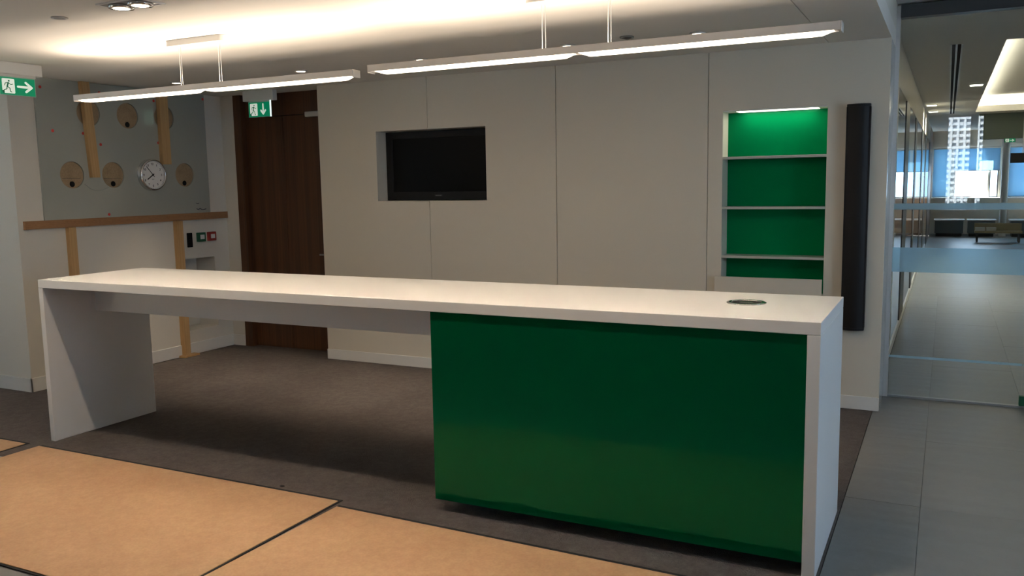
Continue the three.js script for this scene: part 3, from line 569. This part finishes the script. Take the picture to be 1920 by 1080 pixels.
  bat('timber_prop', 'pine prop under the rail hidden at its foot by the desk', bx(XF - 0.015, XF + 0.032, 0.003, 1.337, -4.862, -4.795, 0.001), M.pine);
  bat('timber_prop', 'pine prop under the rail beside the black wall handset', bx(XF - 0.015, XF + 0.042, 0.022, 1.337, -6.005, -5.935, 0.001), M.pine);
  bat('timber_offcut', 'short plank on the carpet under the pine prop', bx(XF - 0.005, XF + 0.075, 0.003, 0.021, -6.085, -5.895, 0.001), M.pine);

  // small fittings on the wall
  const h = thing('wall_handset', 'narrow black handset on the white wall under the rail', 'handset', [X0, 1.14, -6.12]);
  part('body', bx(X0, X0 + 0.022, 1.070, 1.212, -6.150, -6.092, 0.006), M.black, h);
  part('keypad', bx(X0 + 0.022, X0 + 0.025, 1.085, 1.150, -6.142, -6.100, 0.001), M.grille, h);
  const box = (label, z, mat) => {
    const o = thing('break_glass_unit', label, 'call point', [X0, 1.165, z], 'call points under the rail');
    part('box', bx(X0, X0 + 0.036, 1.118, 1.208, z - 0.047, z + 0.047, 0.004), mat, o);
    part('window', bx(X0 + 0.036, X0 + 0.038, 1.143, 1.186, z - 0.026, z + 0.026), M.white, o);
  };
  box('green square break glass box on the white wall', -6.262, M.green);
  box('red square break glass box on the white wall', -6.400, std({ color: lin(0.34, 0.03, 0.02), roughness: 0.5 }));
}

// ================================================================ CORRIDOR THINGS
{
  const d = thing('slot_diffuser', 'long twin slot air diffuser in the corridor ceiling', 'air vent', [0.03, HK, -14.4]);
  part('frame', [bx(-0.030, -0.014, HK - 0.006, HK - 0.0005, -19.6, -9.3), bx(0.016, 0.034, HK - 0.006, HK - 0.0005, -19.6, -9.3), bx(0.064, 0.080, HK - 0.006, HK - 0.0005, -19.6, -9.3)], M.white, d);
  const gap = phys({ color: lin(0.006, 0.006, 0.007), roughness: 1, specularIntensity: 0.05 });
  part('slot', bx(-0.014, 0.016, HK - 0.003, HK - 0.0005, -19.6, -9.3), gap, d);
  part('slot', bx(0.034, 0.064, HK - 0.003, HK - 0.0005, -19.6, -9.3), gap, d);
  struct('wall_downstand', 'dark bulkhead across the ceiling beyond the lit recess', 'bulkhead', bx(0.52, 3.7, 2.36, HK, -20.4, -20.1), M.darkGreen);
  const e = thing('corridor_exit_sign', 'small green exit sign far down the corridor under the dark bulkhead', 'exit sign', [1.08, 2.33, -20.05]);
  part('plate', bx(0.98, 1.18, 2.28, 2.36, -20.09, -20.07, 0.003), M.green, e);
  const g = new THREE.PlaneGeometry(0.18, 0.07).translate(1.08, 2.32, -20.0685); part('print', g, signPrint(false), e);
  const col = thing('round_column', 'pale column standing before the corridor end windows', 'column', [1.34, 0, -26.2]);
  part('shaft', cyl(0.085, 0.085, 2.35, 28, [1.34, 1.20, -26.2]), M.white, col);
  part('base_ring', cyl(0.095, 0.095, 0.03, 28, [1.34, 0.015, -26.2]), M.alu, col);
  part('cap_ring', cyl(0.10, 0.10, 0.5, 28, [1.34, 2.62, -26.2]), M.white, col);
  const s = thing('hanging_screen', 'dark screen hung from the corridor ceiling', 'screen', [1.55, 1.87, -20.0]);
  part('panel', bx(1.10, 2.0, 1.868, 2.065, -20.03, -19.97, 0.004), M.black, s);
  for (const x of [1.30, 1.78]) part('hanger', bx(x, x + 0.02, 2.065, HK - 0.001, -20.01, -19.99), M.alu, s);
  // low furniture by the windows
  const bench = (x0, x1, z, h, label, topMat, bodyMat, cat) => {
    const o = thing('low_' + cat, label, cat, [(x0 + x1) / 2, 0, z]);
    part('top', bx(x0, x1, h - 0.03, h, z - 0.35, z + 0.35, 0.004), topMat, o);
    part('front', bx(x0 + 0.03, x1 - 0.03, 0.08, h - 0.03, z - 0.30, z + 0.30), bodyMat, o);
    part('plinth', bx(x0 + 0.06, x1 - 0.06, 0, 0.08, z - 0.27, z + 0.27), M.black, o);
  };
  const slate = std({ color: lin(0.10, 0.13, 0.16), roughness: 0.6 });
  bench(-0.30, 0.45, -26.4, 0.45, 'dark low cabinet with pale top by the timber corridor wall', M.white, slate, 'cabinet');
  bench(0.50, 1.20, -26.4, 0.45, 'dark low cabinet with pale top under the bright window', M.white, slate, 'cabinet');
  bench(1.50, 3.40, -26.4, 0.45, 'dark low cabinet with pale top beyond the pale column', M.white, slate, 'cabinet');
  const oak = std({ color: lin(0.40, 0.34, 0.20), roughness: 0.6 });
  const t = thing('low_bench', 'low pale timber bench far down the corridor', 'bench', [1.15, 0, -24.2]);
  part('seat', bx(0.64, 1.66, 0.22, 0.27, -24.4, -24.0, 0.004), oak, t);
  part('backrest', bx(0.64, 1.66, 0.27, 0.45, -24.4, -24.36, 0.004), oak, t);
  for (const [x, z] of [[0.70, -24.36], [1.60, -24.36], [0.70, -24.05], [1.60, -24.05]]) part('leg', bx(x - 0.02, x + 0.02, 0, 0.22, z - 0.02, z + 0.02), M.darkFrame, t);
  for (const [x, l] of [[0.76, 'close to its end'], [1.00, 'towards its middle']]) {
    const p = thing('paper_box', 'small white box on the low timber bench, ' + l, 'box', [x, 0.27, -24.15], 'white boxes on the low timber bench');
    part('carton', bx(x - 0.105, x + 0.105, 0.2705, 0.34, -24.22, -24.08, 0.003), M.white, p);
    part('lid', bx(x - 0.108, x + 0.108, 0.34, 0.355, -24.223, -24.077, 0.003), M.white, p);
  }
}

// ================================================================ OUTSIDE: tower seen mirrored in the glass partition
{
  const z = 560, x0 = -10, bay = 3.55, floor = 3.42, nx = 11, ny = 30, y0 = -20;
  const o = thing('office_tower', 'white office tower with square windows mirrored in the glass partition', 'building', [x0 + nx * bay / 2, y0, z + 10]);
  part('core', bx(x0 + 0.4, x0 + nx * bay - 0.4, y0, y0 + ny * floor, z + 0.6, z + 20), M.concrete, o);
  const pier = new THREE.BoxGeometry(1.35, ny * floor, 0.6), beam = new THREE.BoxGeometry(nx * bay, 1.7, 0.5), pane = new THREE.BoxGeometry(bay - 1.35, floor - 1.7, 0.2);
  const put = (name, g, mat, x, y, zz) => { const m = new THREE.Mesh(g, mat); m.name = name; m.position.set(x - o.position.x, y - o.position.y, zz - o.position.z); m.castShadow = m.receiveShadow = true; o.add(m); };
  for (let i = 0; i <= nx; i++) put('pier', pier, M.concrete, x0 + i * bay, y0 + ny * floor / 2, z + 0.3);
  for (let j = 0; j <= ny; j++) put('spandrel', beam, M.concrete, x0 + nx * bay / 2, y0 + j * floor, z + 0.35);
  for (let i = 0; i < nx; i++) for (let j = 0; j < ny; j++) put('window_pane', pane, M.towerGlass, x0 + (i + 0.5) * bay, y0 + (j + 0.5) * floor, z + 0.5);
}

renderer.render(scene, camera);
